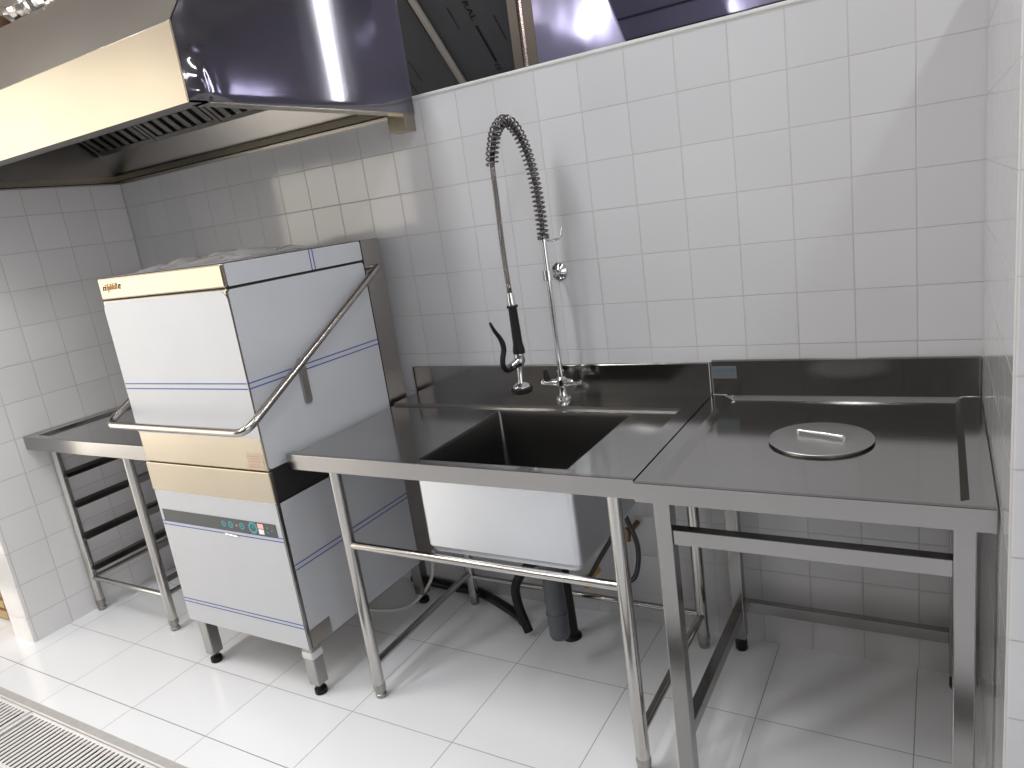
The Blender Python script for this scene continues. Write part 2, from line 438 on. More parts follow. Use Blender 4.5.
for x, y in ((LX0, LY0), (LX1, LY0), (LX0, LY1), (LX1, LY1)): round_leg(t, x, y, HT-.03)
bar(t, (LX0, LY0, .552), (LX1, LY0, .552)); bar(t, (LX0, LY1, .122), (LX1, LY1, .122), .011)
bar(t, (LX0, LY0, .122), (LX0, LY1, .138), .0125); bar(t, (LX1, LY0, .122), (LX1, LY1, .122), .0125)

# ------------------------------------------------------------------ prep table with waste hole
t = thing('waste_table', 'square legged stainless steel table with raised rim, right beside the wall', 'table', (-.35, -.36, 0))
xs = [-.6985, -.657, -.634, -.060, -.046, -.004]; ys = [-.7195, -.692, -.682, -.060, -.030, -.012]
b = MB()
def z2(i, j): return HT-.013 if (-.65 < xs[i] < -.05 and -.685 < ys[j] < -.02) else HT
for i in range(5):
    for j in range(5):
        b.quad(*[(xs[a], ys[c], z2(a, c)) for a, c in ((i, j), (i+1, j), (i+1, j+1), (i, j+1))])
b.build('worktop', M_TOP, t, smooth=0)
b = MB(); b.box(-.6985, -.004, -.7210, -.708, HT-.047, HT+.0006, 0, .0014)
b.box(-.6985, -.689, -.71, -.02, HT-.047, HT-.002); b.box(-.0135, -.0042, -.71, -.02, HT-.047, HT-.002)
b.build('apron', M_STEEL, t)
b = MB(); b.box(-.6985, -.004, -.014, -.001, HT-.01, .9640, 0, .003)
b.tube([(-.6985, -.0150, HT+.0005), (-.659, -.0150, HT+.0005), (-.634, -.0150, HT-.0125), (-.06, -.0150, HT-.0125), (-.046, -.0150, HT+.0005), (-.004, -.0150, HT+.0005)], .0012, 1, 6)
bs = b.build('backsplash', [M_SPLASH, M_TUBE], t)
b = MB(); b.box(-.696, -.624, -.0152, -.0142, .908, .946); st = b.build('sticker', M_STICK, bs)
lettering('lettering', 'ISENSYS', .0195, (-.694, -.0154, .926), (1,0,0), (0,0,1), M_STICKBLUE, bs, width=.067)
lettering('lettering', 'HD POWER', .0105, (-.693, -.0154, .913), (1,0,0), (0,0,1), M_STICKBLUE, bs, width=.064)
for x, y in ((-.641, -.688), (-.053, -.688), (-.655, -.062), (-.053, -.062)):
    b = MB(); b.box(x-.0195, x+.0195, y-.0195, y+.0195, .045, HT-.02, 0, .003); lg = b.build('leg', M_STEEL, t)
    f = MB(); f.lathe([(.017, 0), (.019, .004), (.019, .03), (.0185, .047)], (x, y, 0)); f.build('foot', M_BLACK if y > -.3 else bpy.data.materials['foot_steel'], lg)
def flat(p0, p1): 
    b = MB(); b.box(p0[0], p1[0], p0[1], p1[1], p0[2], p1[2], 0, .0016); b.build('crossbar', M_STEEL, t)
flat((-.622, -.700, .700), (-.072, -.672, .737)); flat((-.636, -.073, .146), (-.072, -.050, .184))
flat((-.669, -.669, .118), (-.640, -.081, .156)); flat((-.066, -.669, .118), (-.040, -.081, .156))

t = thing('waste_hole_lid', 'round steel lid with wire handle lying on the waste table', 'lid', (-.347, -.357, HT-.013))
b = MB(); b.lathe([(.110, -.0053), (.110, 0), (.1195, 0), (.1205, .0008), (.1195, .002), (.10, .0024), (.0, .0026)], (-.347, -.357, HT-.0075), seg=64); b.build('lid_plate', steel('lid_steel', (.48,.475,.47), .36, (20,20,20)), t)
b = MB(); b.tube(bend([(-.401, -.333, HT-.005), (-.403, -.332, HT+.005), (-.294, -.370, HT+.005), (-.292, -.371, HT-.005)], .008), .0038, seg=10); b.build('handle', M_CHROME, t)

# ------------------------------------------------------------------ outlet table at the left
t = thing('outlet_table', 'stainless steel table with rack slides between left wall and dishwasher', 'table', (-2.95, -.35, 0))
xs = [-3.400, -3.352, -3.342, -2.565, -2.555, -2.516]; ys = [-.724, -.690, -.680, -.075, -.065, -.004]
b = MB()
def z3(i, j): return HT-.010 if (-3.345 < xs[i] < -2.56 and -.685 < ys[j] < -.07) else HT
for i in range(5):
    for j in range(5):
        b.quad(*[(xs[a], ys[c], z3(a, c)) for a, c in ((i, j), (i+1, j), (i+1, j+1), (i, j+1))])
b.build('worktop', M_TOP, t, smooth=0)
b = MB(); b.box(-3.400, -2.516, -.7255, -.712, HT-.055, HT+.0006, 0, .0014)
b.box(-3.400, -3.391, -.714, -.01, HT-.055, HT-.002); b.box(-2.526, -2.517, -.714, -.01, HT-.055, HT-.002)
b.build('apron', M_STEEL, t)
ax0, ax1, ay0, ay1 = -3.372, -2.838, -.636, -.075
for x, y in ((ax0, ay0), (ax1, ay0), (ax0, ay1), (ax1, ay1)): round_leg(t, x, y, HT-.03)
for z in (.655, .513, .362, .212):
    b = MB(); b.prism([(ax0+.012, z-.012), (ax0+.047, z-.012), (ax0+.047, z-.009), (ax0+.015, z-.009), (ax0+.015, z+.014), (ax0+.012, z+.014)], 'y', ay0, ay1)
    b.build('rack_slide', M_STEEL, t)
    b = MB(); b.prism([(ax1-.012, z-.012), (ax1-.047, z-.012), (ax1-.047, z-.009), (ax1-.015, z-.009), (ax1-.015, z+.014), (ax1-.012, z+.014)], 'y', ay0, ay1)
    b.build('rack_slide', M_STEEL, t)
bar(t, (ax0, ay0, .160), (ax1, ay0, .160), .0105); bar(t, (ax0, ay0, .160), (ax0, ay1, .160), .0105); bar(t, (ax1, ay0, .160), (ax1, ay1, .160), .0105)

# ------------------------------------------------------------------ hood-type dishwasher
X0, X1, Y0, YC, YB = -2.5085, -1.8795, -.7574, -.152, -.050
t = thing('dishwasher', 'tall white and steel hood type dishwasher with bent lift handle', 'dishwasher', (-2.19, -.4, 0))
# rising hood: steel shell, film laid over it
b = MB(); b.box(X0, X1, Y0, YC-.003, .8165, 1.3875, 0, .005)
hood = b.build('lift_hood', M_WARM, t)
b = MB()
def round_panel(mb, u0, u1, z0, z1, place, r=.03, mat=0):
    pts = rr(u0, u1, z0, z1, r, 4); mb._add([place(u, z) for u, z in pts], [list(range(len(pts)))], mat)
fx = lambda u, z: (u, Y0-.0012, z)
sx = lambda u, z: (X1+.0012, u, z)
pts = [(X0+.001, .925), (X1-.001, .925)]+[(X1-.033+.032*math.cos(R(a)), 1.351+.032*math.sin(R(a))) for a in range(0, 91, 15)]+[(X0+.033+.032*math.cos(R(a)), 1.351+.032*math.sin(R(a))) for a in range(90, 181, 15)]
b._add([fx(*q_) for q_ in pts], [list(range(len(pts)))])
round_panel(b, Y0+.004, YC-.006, .822, 1.384, sx, .012)
b.box(X0-.0015, X0, Y0+.004, YC-.006, .822, 1.384)
for z in (1.101, 1.084):
    b.box(X0+.004, X1-.004, Y0-.0020, Y0-.0013, z-.0018, z+.0018, 1)
    b.box(X1+.0013, X1+.0020, Y0+.002, YC-.006, z-.0018, z+.0018, 1)
b.box(X1-.001, X1+.0016, Y0+.002, YC-.004, 1.3865, 1.3895, 2); b.box(X1-.001, X1+.0016, YC-.0055, YC-.0005, .8165, 1.4615, 2); b.box(X0+.002, X1-.002, Y0-.0006, Y0+.002, 1.3872, 1.3893, 2)
b.build('protective_film', [M_WHITE, M_BLUE, M_BLACKGAP], hood, smooth=0)
b = MB(); b.box(-1.966, -1.892, Y0-.0008, Y0-.0001, .822, .876)
for k in range(5): b.box(-1.962, -1.896-.012*(k % 2), Y0-.0014, Y0-.0008, .829+k*.009, .8315+k*.009, 1)
b.build('notice_sticker', [plain('peach_sticker', (.62,.47,.36), .4), M_FAINTPRINT], hood, smooth=0)
# fixed top band
b = MB(); b.box(X0, X1, Y0, YC-.003, 1.3895, 1.4615, 0, .006); band = b.build('top_band', M_WARM, t)
b = MB(); round_panel(b, Y0+.010, YC-.006, 1.3925, 1.4585, sx, .006)
for y in (-.408, -.393): b.box(X1+.0013, X1+.002, y-.0018, y+.0018, 1.3925, 1.4585, 1)
b.quad((X0+.01, Y0+.012, 1.4622), (X1-.004, Y0+.012, 1.4622), (X1-.004, YC-.01, 1.4622), (X0+.01, YC-.01, 1.4622))
b.build('protective_film', [M_WHITE, M_BLUE], band, smooth=0)
lettering('lettering', 'ri', .030, (-2.487, Y0-.0012, 1.420), (1,0,.02), (0,0,1), M_PRINT, band, .3, width=.022)
lettering('lettering', 'fphhill', .030, (-2.464, Y0-.0012, 1.421), (1,0,.02), (0,0,1), M_ORANGEPRINT, band, .3, width=.062)
lettering('lettering', 'e', .034, (-2.400, Y0-.0012, 1.422), (1,0,.02), (0,0,1), M_PRINT, band, .3, width=.016)
# column at the back
b = MB(); b.box(X0+.002, X1-.001, YC, YB, .188, 1.356, 0, .003); b.box(X0+.002, X1-.001, YC, YB, 1.3585, 1.4610, 0, .003)
b.build('rear_column', M_COLUMN, t)
# dark tank opening between hood and body
b = MB(); b.box(X0+.004, X1-.004, Y0+.0125, YC-.004, .706, .818); b.build('tank_opening', M_BLACKGAP, t)
b = MB(); b.box(X0-.002, X1+.002, Y0-.003, Y0+.012, .709, .8145, 0, .003); b.build('tank_front', M_WARM, t)
# lower cabinet
b = MB(); b.box(X0, X1, Y0, YC-.002, .1855, .7095, 0, .003); body = b.build('cabinet', M_STEEL, t)
b = MB(); round_panel(b, X0+.003, X1-.003, .1875, .7075, fx, .004); round_panel(b, Y0+.014, YC-.004, .1885, .7055, sx, .003)
b.box(X0-.0015, X0, Y0+.004, YC-.006, .19, .705)
for z in (.5905, .5775, .279, .266): b.box(X0+.003, X1-.003, Y0-.0020, Y0-.0013, z-.0014, z+.0014, 1)
for z in (.4885, .471): b.box(X1+.0013, X1+.0020, Y0+.016, YC-.004, z-.0018, z+.0018, 1)
b.build('protective_film', [M_WHITE, M_BLUE], body, smooth=0)
b = MB(); b.box(X1+.0013, X1+.0022, Y0+.012, Y0+.105, .1875, .252); b.build('bare_steel_patch', M_COLUMN, body)
b = MB(); b.box(-2.488, -1.905, Y0-.0032, Y0-.0005, .5925, .6365); cp = b.build('control_panel', M_GREYPANEL, t)
def disc(mb, x, z, r, ri=0, mat=0, seg=20, y=Y0-.0036):
    for k in range(seg):
        a, c = 2*math.pi*k/seg, 2*math.pi*(k+1)/seg
        mb.quad((x+ri*math.cos(a), y, z+ri*math.sin(a)), (x+r*math.cos(a), y, z+r*math.sin(a)), (x+r*math.cos(c), y, z+r*math.sin(c)), (x+ri*math.cos(c), y, z+ri*math.sin(c)), mat=mat)
for x, z, r in ((-2.159, .6145, .011), (-2.124, .6145, .0125), (-2.068, .6150, .0125)):
    b = MB(); disc(b, x, z, r, r*.62); disc(b, x, z, r*.3, 0); b.build('button', M_TEAL, cp, smooth=0)
b = MB(); disc(b, -2.014, .6155, .021, .0135); b.box(-2.0165, -2.0115, Y0-.0036, Y0-.0030, .610, .624); b.box(-2.021, -2.007, Y0-.0036, Y0-.0030, .614, .618); b.build('start_button', M_TEAL, cp, smooth=0)
b = MB(); disc(b, -2.094, .6147, .0035); b.build('indicator_lamp', M_RED, cp, smooth=0)
b = MB(); b.box(-1.989, -1.963, Y0-.0040, Y0-.0031, .6165, .6330); b.build('display', M_PINK, cp)
b = MB(); b.box(-1.988, -1.964, Y0-.0040, Y0-.0031, .5965, .6135); b.build('display', M_PALE, cp)
for x, z in ((-1.945, .622), (-1.945, .606), (-1.925, .614)):
    b = MB(); disc(b, x, z, .003); b.build('indicator_lamp', M_TEAL, cp, smooth=0)
b = MB(); b.tube([(-2.16, Y0-.003, .5775), (-2.10, Y0-.003, .5745)], .0035, seg=8); b.build('panel_clip', M_CHROME, cp)
# lift handle
hx = .032
path = [(X1+hx, -.118, 1.361), (X1+hx, -.815, .978), (X1+hx+.0, -.838, .968), (X0-hx, -.838, .968), (X0-hx, -.815, .978), (X0-hx, -.118, 1.361)]
path = bend([(X1+hx, -.118, 1.361), (X1+hx, -.832, .970), (X0-.042, -.832, .974), (X0-.042, -.118, 1.364)], .045, 8)
b = MB(); b.tube(path, .0125, seg=18)
b.tube([path[0]+Vector((0,-.002,0)), path[0]+Vector((-hx-.001, 0, 0))], .009); b.tube([path[-1], path[-1]+Vector((.043, 0, 0))], .009)
hd = b.build('lift_handle', steel('handle_steel', (.44,.41,.38), .18, (40,4,40), bump=.005), t)
for s, xx in ((1, X1), (-1, X0)):
    b = MB(); z0, z1, yy = .975, 1.128, -.545
    pts = []
    for k in range(9): a = math.pi*k/8; pts.append((yy+.0135*math.cos(a), z1-.0135+.0135*math.sin(a)))
    for k in range(9): a = math.pi+math.pi*k/8; pts.append((yy+.0135*math.cos(a), z0+.0135+.0135*math.sin(a)))
    b.prism(pts, 'x', xx+s*.0015, xx+s*.012)
    b.tube([(xx+s*.004, yy, 1.118), (xx+s*(hx if s > 0 else .042), yy-.006, 1.124)], .007)
    b.build('handle_bracket', M_COLUMN, hd)
for x, y in ((-2.455, -.728), (-1.9085, -.728), (-2.455, -.135), (-1.9085, -.135)):
    b = MB(); b.box(x-.0225, x+.0225, y-.0225, y+.0225, .040, .19, 0, .003); lg = b.build('leg', M_STEEL, t)
    b = MB(); b.lathe([(.020, 0), (.022, .004), (.021, .018), (.012, .022), (.012, .034), (.018, .036), (.018, .042)], (x, y, 0)); b.build('foot', M_BLACK, lg)
b = MB(); b.box(-1.9345, -1.8825, -.7545, -.7015, .140, .170, 0, .008); b.build('leg_collar', M_WHITEHOSE, lg)
# crumpled film on its top
def crumple(x0, x1, y0, y1, z, h, nx, ny, seed):
    b = MB(); g = []
    for j in range(ny+1):
        for i in range(nx+1):
            u, v = i/nx, j/ny; x = x0+(x1-x0)*u+.03*noise.noise((u*3+seed, v*3, 1)); y = y0+(y1-y0)*v+.03*noise.noise((u*3, v*3+seed, 5))
            e = min(1, 6*min(u, 1-u, v, 1-v))
            zz = z+.002+h*e*(.25+.75*abs(noise.noise((u*4.2+seed, v*3.1, 2.)))+.35*abs(noise.noise((u*11+seed, v*9, 3.))))
            b.v.append(Vector((x, y, zz)))
    for j in range(ny):
        for i in range(nx):
            a = j*(nx+1)+i; b.f.append([a, a+1, a+nx+2, a+nx+1]); b.m.append(0)
    return b
b = crumple(-2.47, -1.97, -.66, -.26, 1.4625, .034, 44, 26, 3.1)
tag(b.build('plastic_film', M_CLEAR, smooth=60), 'crumpled clear plastic film lying on top of the dishwasher', 'plastic film')

# ------------------------------------------------------------------ pre-rinse faucet
FX, FY = -1.180, -.085
t = thing('rinse_faucet', 'chrome spring hose rinse faucet with black spray handle on sink table', 'faucet', (FX, FY, HT))
ca, sa = math.cos(R(75)), math.sin(R(75))
def F(s_, z): return (FX-ca*s_, FY-sa*s_, z)
b = MB(); b.lathe([(.026, 0), (.027, .004), (.024, .012), (.016, .016), (.0135, .026), (.0135, .044), (.019, .050), (.019, .072), (.012, .080), (.012, .10)], (FX, FY, HT))
b.tube([(FX-.066, FY, .915), (FX-.02, FY, .915), (FX+.02, FY, .915), (FX+.066, FY, .915)], [.0075, .013, .013, .0075], seg=16)
b.build('mixer_body', M_CHROME, t)
for s in (-1, 1):
    b = MB(); b.tube([(FX+s*.053, FY, .922), (FX+s*.055, FY, .935), (FX+s*.057, FY, .958)], [.0125, .0115, .0055], seg=12)
    h = b.build('tap_lever', M_BLACK, t)
    b = MB(); b.lathe([(.009, 0), (.009, .014), (.006, .016)], (FX+s*.058, FY, .915), (s, 0, 0)); b.build('tap_cap', M_CHROME, h)
b = MB(); b.tube([(FX, FY, .945), (FX, FY, 1.392)], .0085, seg=16); b.lathe([(.012, 0), (.012, .016)], (FX, FY, 1.378)); b.build('riser_pipe', M_CHROME, t)
b = MB(); b.tube(smooth_path([(FX, FY, 1.383), (FX+.035, FY-.004, 1.381), (FX+.062, FY-.006, 1.390), (FX+.074, FY-.006, 1.418)], 6), .0038, seg=10); b.build('hose_hook', M_CHROME, t)
b = MB(); b.tube([(FX, FY, 1.273), (FX, -.012, 1.273)], .0065); b.lathe([(.017, -.016), (.017, .016)], (FX, FY, 1.273)); b.lathe([(.030, 0), (.030, .004), (.024, .010), (.012, .016), (.012, .022)], (FX, -.0005, 1.273), (0,-1,0)); b.build('wall_bracket', M_CHROME, t)
hosepts = smooth_path([F(0, 1.391), F(0, 1.479), F(.008, 1.572), F(.028, 1.657), F(.060, 1.722), F(.102, 1.750), F(.144, 1.724), F(.169, 1.669), F(.179, 1.627), F(.181, 1.527), F(.184, 1.380), F(.182, 1.258), F(.178, 1.235)], 14)
b = MB(); rr_ = [.0068+.0008*(i % 2) for i in range(len(hosepts))]
b.tube(hosepts, .0072, seg=12)
# ribs of the metal hose: fine rings
fine = []
for i in range(len(hosepts)-1):
    for k in range(5): fine.append(hosepts[i].lerp(hosepts[i+1], k/5))
b2 = MB(); b2.tube(fine, [.0088 if i % 2 else .0070 for i in range(len(fine))], seg=10); b2.build('hose', steel('hose_steel', (.42,.40,.39), .2, (20,20,20)), t, smooth=75)
arc = hosepts[:14*8+1]
L = [0]
for i in range(1, len(arc)): L.append(L[-1]+(arc[i]-arc[i-1]).length)
turns = 38; NS = turns*14; hel = []
side = Vector((-sa, ca, 0))
for k in range(NS+1):
    s_ = L[-1]*k/NS; i = max(j for j in range(len(L)) if L[j] <= s_+1e-9); i = min(i, len(arc)-2)
    f = (s_-L[i])/(L[i+1]-L[i]); p = arc[i].lerp(arc[i+1], f); tg = (arc[i+1]-arc[i]).normalized()
    nrm = tg.cross(side).normalized(); a = 2*math.pi*k/14
    hel.append(p+(side*math.cos(a)+nrm*math.sin(a))*.0172)
b = MB(); b.tube(hel, .0029, seg=8); b.lathe([(.019, 0), (.019, .012)], (FX, FY, 1.388)); b.build('spring', steel('spring_steel', (.17,.165,.165), .2, (20,20,20)), t, smooth=75)
hp = [F(.179, 1.206), F(.1775, 1.135), F(.177, 1.062)]
b = MB(); b.tube([F(.181, 1.25), F(.180, 1.235), F(.179, 1.205)], [.0095, .0125, .0125], seg=16); b.build('hose_ferrule', M_CHROME, t)
b = MB(); b.tube([F(.179, 1.210), F(.179, 1.203), F(.179, 1.201), F(.178, 1.14), F(.177, 1.088), F(.177, 1.072), F(.177, 1.058)], [.0175, .0175, .0135, .0145, .0155, .019, .019], seg=18)
gr = b.build('spray_grip', M_BLACK, t)
b = MB(); b.tube([F(.177, 1.06), F(.179, 1.035), F(.183, 1.018)], [.017, .018, .012], seg=16)
b.tube([F(.178, 1.040), F(.222, 1.026)], [.013, .011], seg=14)
b.tube([F(.183, 1.030), F(.187, .975), F(.188, .962)], [.010, .0085, .011], seg=14)
b.lathe([(.012, 0), (.026, -.008), (.029, -.014), (.029, -.018)], F(.188, .966)); b.build('spray_valve', M_CHROME, t)
b = MB(); b.lathe([(.031, -.0), (.035, -.004), (.035, -.016), (.029, -.020), (.01, -.018)], F(.188, .953)); b.build('spray_rose', M_BLACK, t)
lv = smooth_path([F(.281, 1.176), F(.268, 1.150), F(.247, 1.118), F(.240, 1.088), F(.250, 1.058), F(.252, 1.035), F(.236, 1.018), F(.200, 1.022)], 8)
nl = len(lv); b = MB(); b.tube(lv, [.004+.0045*min(1, i/(nl*.35)) for i in range(nl)], seg=12); b.build('spray_lever', M_BLACK, t)

# ------------------------------------------------------------------ plumbing below
t = thing('sink_trap', 'grey plastic bottle trap with drain pipe under the sink basin', 'drain pipe', (-1.168, -.345, .1))
b = MB(); b.lathe([(.038, .562), (.038, .545), (.022, .54), (.022, .40)], (-1.168, -.345, 0)); b.build('tail_pipe', M_GREYPIPE, t)
b = MB(); b.lathe([(.020, .118), (.030, .122), (.034, .132), (.034, .205), (.036, .207), (.036, .214), (.0335, .216), (.0335, .365), (.041, .372), (.041, .405), (.036, .412), (.022, .415)], (-1.168, -.345, 0), seg=28); b.build('trap_cup', M_GREYPIPE, t)
b = MB(); b.tube(bend([(-1.168, -.33, .36), (-1.205, -.215, .36), (-1.222, -.172, .0)], .05), .025, seg=18); b.lathe([(.036, 0), (.036, .006), (.03, .012)], (-1.222, -.172, 0)); b.build('outlet_pipe', M_BLACK, t)

b = MB(); b.tube(smooth_path([(-2.05, -.02, .020), (-1.86, -.030, .019), (-1.70, -.038, .019), (-1.54, -.10, .019), (-1.45, -.145, .019), (-1.42, -.17, .019)], 8), .018, seg=14)
tag(b.build('drain_hose', M_BLACK), 'black drain hose lying on floor along the back wall', 'hose')
b = MB(); b.tube(smooth_path([(-1.30, -.20, .300), (-1.345, -.20, .275), (-1.40, -.21, .20), (-1.405, -.21, .12), (-1.37, -.22, .02)], 8), .017, seg=14)
tag(b.build('overflow_hose', M_BLACK), 'black hose bending down to floor left of the grey trap', 'hose')
b = MB(); b.tube(smooth_path([(-2.10, -.27, .009), (-2.04, -.262, .009), (-1.97, -.235, .009), (-1.93, -.17, .012), (-1.86, -.13, .10), (-1.845, -.10, .22)], 10), .0065, seg=10)
tag(b.build('inlet_hose', M_WHITEHOSE), 'thin white hose curling on floor beneath the dishwasher', 'hose')
t = thing('water_supply_hose', 'black braided supply hose reaching down from the faucet to orange valve', 'hose', (-1.10, -.05, .16))
b = MB(); b.tube([(-1.160, -.10, .205), (-1.108, -.10, .29), (-1.052, -.10, .375)], .0085, seg=10); b.tube([(-1.058, -.10, .365), (-1.040, -.10, .392)], .0125, seg=8); b.tube(smooth_path([(-1.042, -.10, .39), (-1.05, -.098, .55), (-1.15, -.09, .75), (FX, FY, HT-.01)], 8), .0085, seg=10); b.build('hose', M_BRAID, t)
b = MB(); b.tube([(-1.178, -.10, .165), (-1.163, -.10, .205)], .013, seg=10); b.tube([(-1.175, -.10, .18), (-1.175, -.001, .18)], .012, seg=10); b.build('valve', M_BRASS, t)
t = thing('water_supply_hose', 'looped black braided supply hose behind the right leg of sink table', 'hose', (-.99, -.05, .2))
b = MB(); b.tube(smooth_path([(-1.165, -.08, HT-.012), (-1.09, -.10, .72), (-1.02, -.10, .52), (-.99, -.10, .43), (-.968, -.10, .36), (-.970, -.10, .29), (-.992, -.10, .225), (-1.03, -.10, .215), (-1.052, -.10, .26), (-1.035, -.10, .31)], 8), .0085, seg=10); b.build('hose', M_BRAID, t)
b = MB(); b.tube([(-1.0, -.10, .385), (-1.0, -.001, .385)], .010, seg=10); b.tube([(-1.0, -.10, .365), (-1.0, -.10, .41)], .012, seg=10); b.build('valve', plain('copper_valve', (.20,.11,.07), .35, .6), t)

# ------------------------------------------------------------------ exhaust hood
HX = -1.660; ZH = 1.855; HY = -.910; ZL = 2.040; YT = -.735; ZTOP = 2.282
t = thing('exhaust_hood', 'big stainless exhaust hood over the dishwasher with filmed purple end panel', 'exhaust hood', (-2.5, -.45, ZH))
XL = WX+.003
b = MB(); b.box(XL, HX, HY, HY+.004, ZH, ZL, 0, .0015)
b.box(XL, HX, HY+.0005, HY+.058, ZH, ZH+.004, 1); b.box(XL, HX, HY+.054, HY+.058, ZH, ZH+.02, 1); b.build('front_panel', [M_WARM, M_SLOPE], t)
b = MB(); b.hull([(XL, HY, ZL), (HX, HY, ZL), (HX, YT, ZTOP), (XL, YT, ZTOP), (XL, HY+.004, ZL-.004), (HX, HY+.004, ZL-.004), (HX, YT+.004, ZTOP-.004), (XL, YT+.004, ZTOP-.004)], [(0,1,2,3), (4,7,6,5), (0,4,5,1), (2,6,7,3), (0,3,7,4), (1,5,6,2)])
b.build('sloped_panel', M_SLOPE, t, smooth=0)
b = MB(); b.box(XL, HX, YT, -.002, ZTOP-.004, ZTOP); b.build('top_panel', M_HOODIN, t)
outl = [(HY, ZH), (HY, ZL), (YT, ZTOP), (-.002, ZTOP), (-.002, ZH)]
b = MB(); b.prism(outl, 'x', HX-.004, HX); b.box(HX-.045, HX-.004, HY+.04, -.06, ZH, ZH+.003); sp_ = b.build('end_panel', M_WARM, t, smooth=0)
b = MB()
# the film: a fine grid that stands off the steel and puckers at the front bottom corner
ny_, nz_ = 60, 36; g = {}
for j in range(nz_+1):
    for i in range(ny_+1):
        v = j/nz_; z = ZH+.004+(ZTOP-ZH-.008)*v
        yf = HY if z <= ZL else HY+(z-ZL)/(ZTOP-ZL)*(YT-HY)
        y = yf+.002+(-.006-yf)*(i/ny_)
        d = math.hypot(y-(HY+.035), (z-(ZH+.03))*.55)
        off = .0012+.006*max(0, 1-d/.10)*abs(math.sin(d*70))+.0035*max(0, 1-abs(y+.865)/.05)*(.5+.5*math.sin(z*21))*(1 if 0 < i else 0)
        off *= min(1, i/2, (ny_-i)/2, j/1.+.2)
        g[i, j] = len(b.v); b.v.append(Vector((HX+.001+max(0, off), y, z)))
for j in range(nz_):
    for i in range(ny_): b.f.append([g[i, j], g[i+1, j], g[i+1, j+1], g[i, j+1]]); b.m.append(0)
b.build('protective_film', M_PURPLE, sp_, smooth=60)
b = MB(); b.box(XL, XL+.004, HY+.01, -.004, ZH, ZTOP-.004); b.box(XL, XL+.04, HY+.04, -.004, ZH, ZH+.003); b.build('inner_end_panel', M_HOODIN, t)
b = MB(); b.quad((XL, -.030, ZH+.033), (HX-.004, -.030, ZH+.033), (HX-.004, -.072, ZH+.128), (XL, -.072, ZH+.128)); b.box(XL, HX-.004, -.012, -.003, ZH, ZTOP-.01); b.build('back_panel', M_HOODIN, t, smooth=0)
b = MB(); b.box(XL, HX-.005, -.050, -.012, ZH+.006, ZH+.010); b.box(XL, XL+.052, HY+.06, -.050, ZH+.0005, ZH+.004); b.box(XL+.048, XL+.052, HY+.06, -.050, ZH+.0005, ZH+.03); b.box(XL, HX-.005, -.050, -.047, ZH+.006, ZH+.034); b.build('grease_gutter', M_WARM, t)
b = MB(); b.box(-1.735, -1.664, -.062, -.0015, 1.801, ZH+.002, 0, .0015); b.build('grease_cup', M_WARM, t)
# baffle filters: frame and slats, leaning up towards the front
fs = Vector((0, -.802, .597)); fn = Vector((0, -.597, -.802)); fo = Vector((0, -.076, ZH+.128))
nf = 4; wF = (HX-.02-(XL+.02))/nf
for k in range(nf):
    xa = XL+.02+k*wF+.004; xb = xa+wF-.008
    b = MB()
    def slab(x0, x1, s0, s1, d0, d1, mat=0):
        vs = [fo+fs*s_+fn*d_+Vector((x, 0, 0)) for d_ in (d0, d1) for s_ in (s0, s1) for x in (x0, x1)]
        b._add(vs, [(0,2,3,1), (4,5,7,6), (0,1,5,4), (2,6,7,3), (0,4,6,2), (1,3,7,5)], mat)
    for s0, s1 in ((0, .022), (.388, .41)): slab(xa, xb, s0, s1, -.02, .006)
    for x0, x1 in ((xa, xa+.02), (xb-.02, xb)): slab(x0, x1, .02, .39, -.02, .005)
    slab(xa, xb, .02, .39, -.024, -.021, 1)
    n_ = 6
    for i in range(n_):
        xc = xa+.02+(xb-xa-.04)*(i+.5)/n_; slab(xc-.0165, xc+.0165, .02, .39, -.004, .002)
    b.build('baffle_filter', [M_HOODIN, M_BLACKGAP], t, smooth=0)
# on top of the hood
b = MB(); cp_ = smooth_path([(-2.70, -.690, ZTOP+.033), (-2.5, -.692, ZTOP+.034), (-2.3, -.690, ZTOP+.034), (-2.1, -.690, ZTOP+.033), (-1.9, -.688, ZTOP+.033)], 16)
b.tube(cp_, [.024+.005*math.sin(i*2.1)+.003*math.sin(i*5.3) for i in range(len(cp_))], seg=16)
for v in b.v: v += noise.noise_vector(v*38)*.010+Vector((0, 0, .010))
tag(b.build('foil_duct', M_FOIL, smooth=20), 'crinkled silver foil tube lying along the top edge of the exhaust hood', 'foil tube')
b = MB(); b.box(-3.02, -2.725, -.722, -.60, ZTOP+.0005, ZTOP+.05, 0, .004)
tag(b.build('carton', M_BROWN), 'small brown carton on top of the exhaust hood beside the foil tube', 'carton')

# ------------------------------------------------------------------ beyond the partition
t = thing('insulation_board', 'sloping black foam sheet with printed lettering behind the tiled wall', 'insulation board', (-2.1, .6, 1.7))
q = .7071
def PB(x, y, d=0.): return (x, y-d*q, 2.8-y-d*q)
b = MB(); vs = [PB(x, y, d) for d in (0, -.03) for y in (-.2, 1.15) for x in (-3.3, -1.515)]
b._add(vs, [(0,2,3,1), (4,5,7,6), (0,1,5,4), (2,6,7,3), (0,4,6,2), (1,3,7,5)]); b.build('foam_sheet', M_FOAM, t, smooth=0)
def strip(x0, x1, y0, y1):
    b = MB(); b.quad(PB(x0, y0, .002), PB(x1, y0, .002), PB(x1, y1, .002), PB(x0, y1, .002)); b.build('printed_line', M_PRINT, t, smooth=0)
strip(-1.712, -1.701, .575, .700); strip(-1.935, -1.928, .42, .60)
for xx, ya, yb in ((-1.785, .50, .57), (-1.613, .56, .64), (-2.1, .62, .70), (-2.16, .66, .78)): strip(xx-.002, xx+.002, ya, yb)
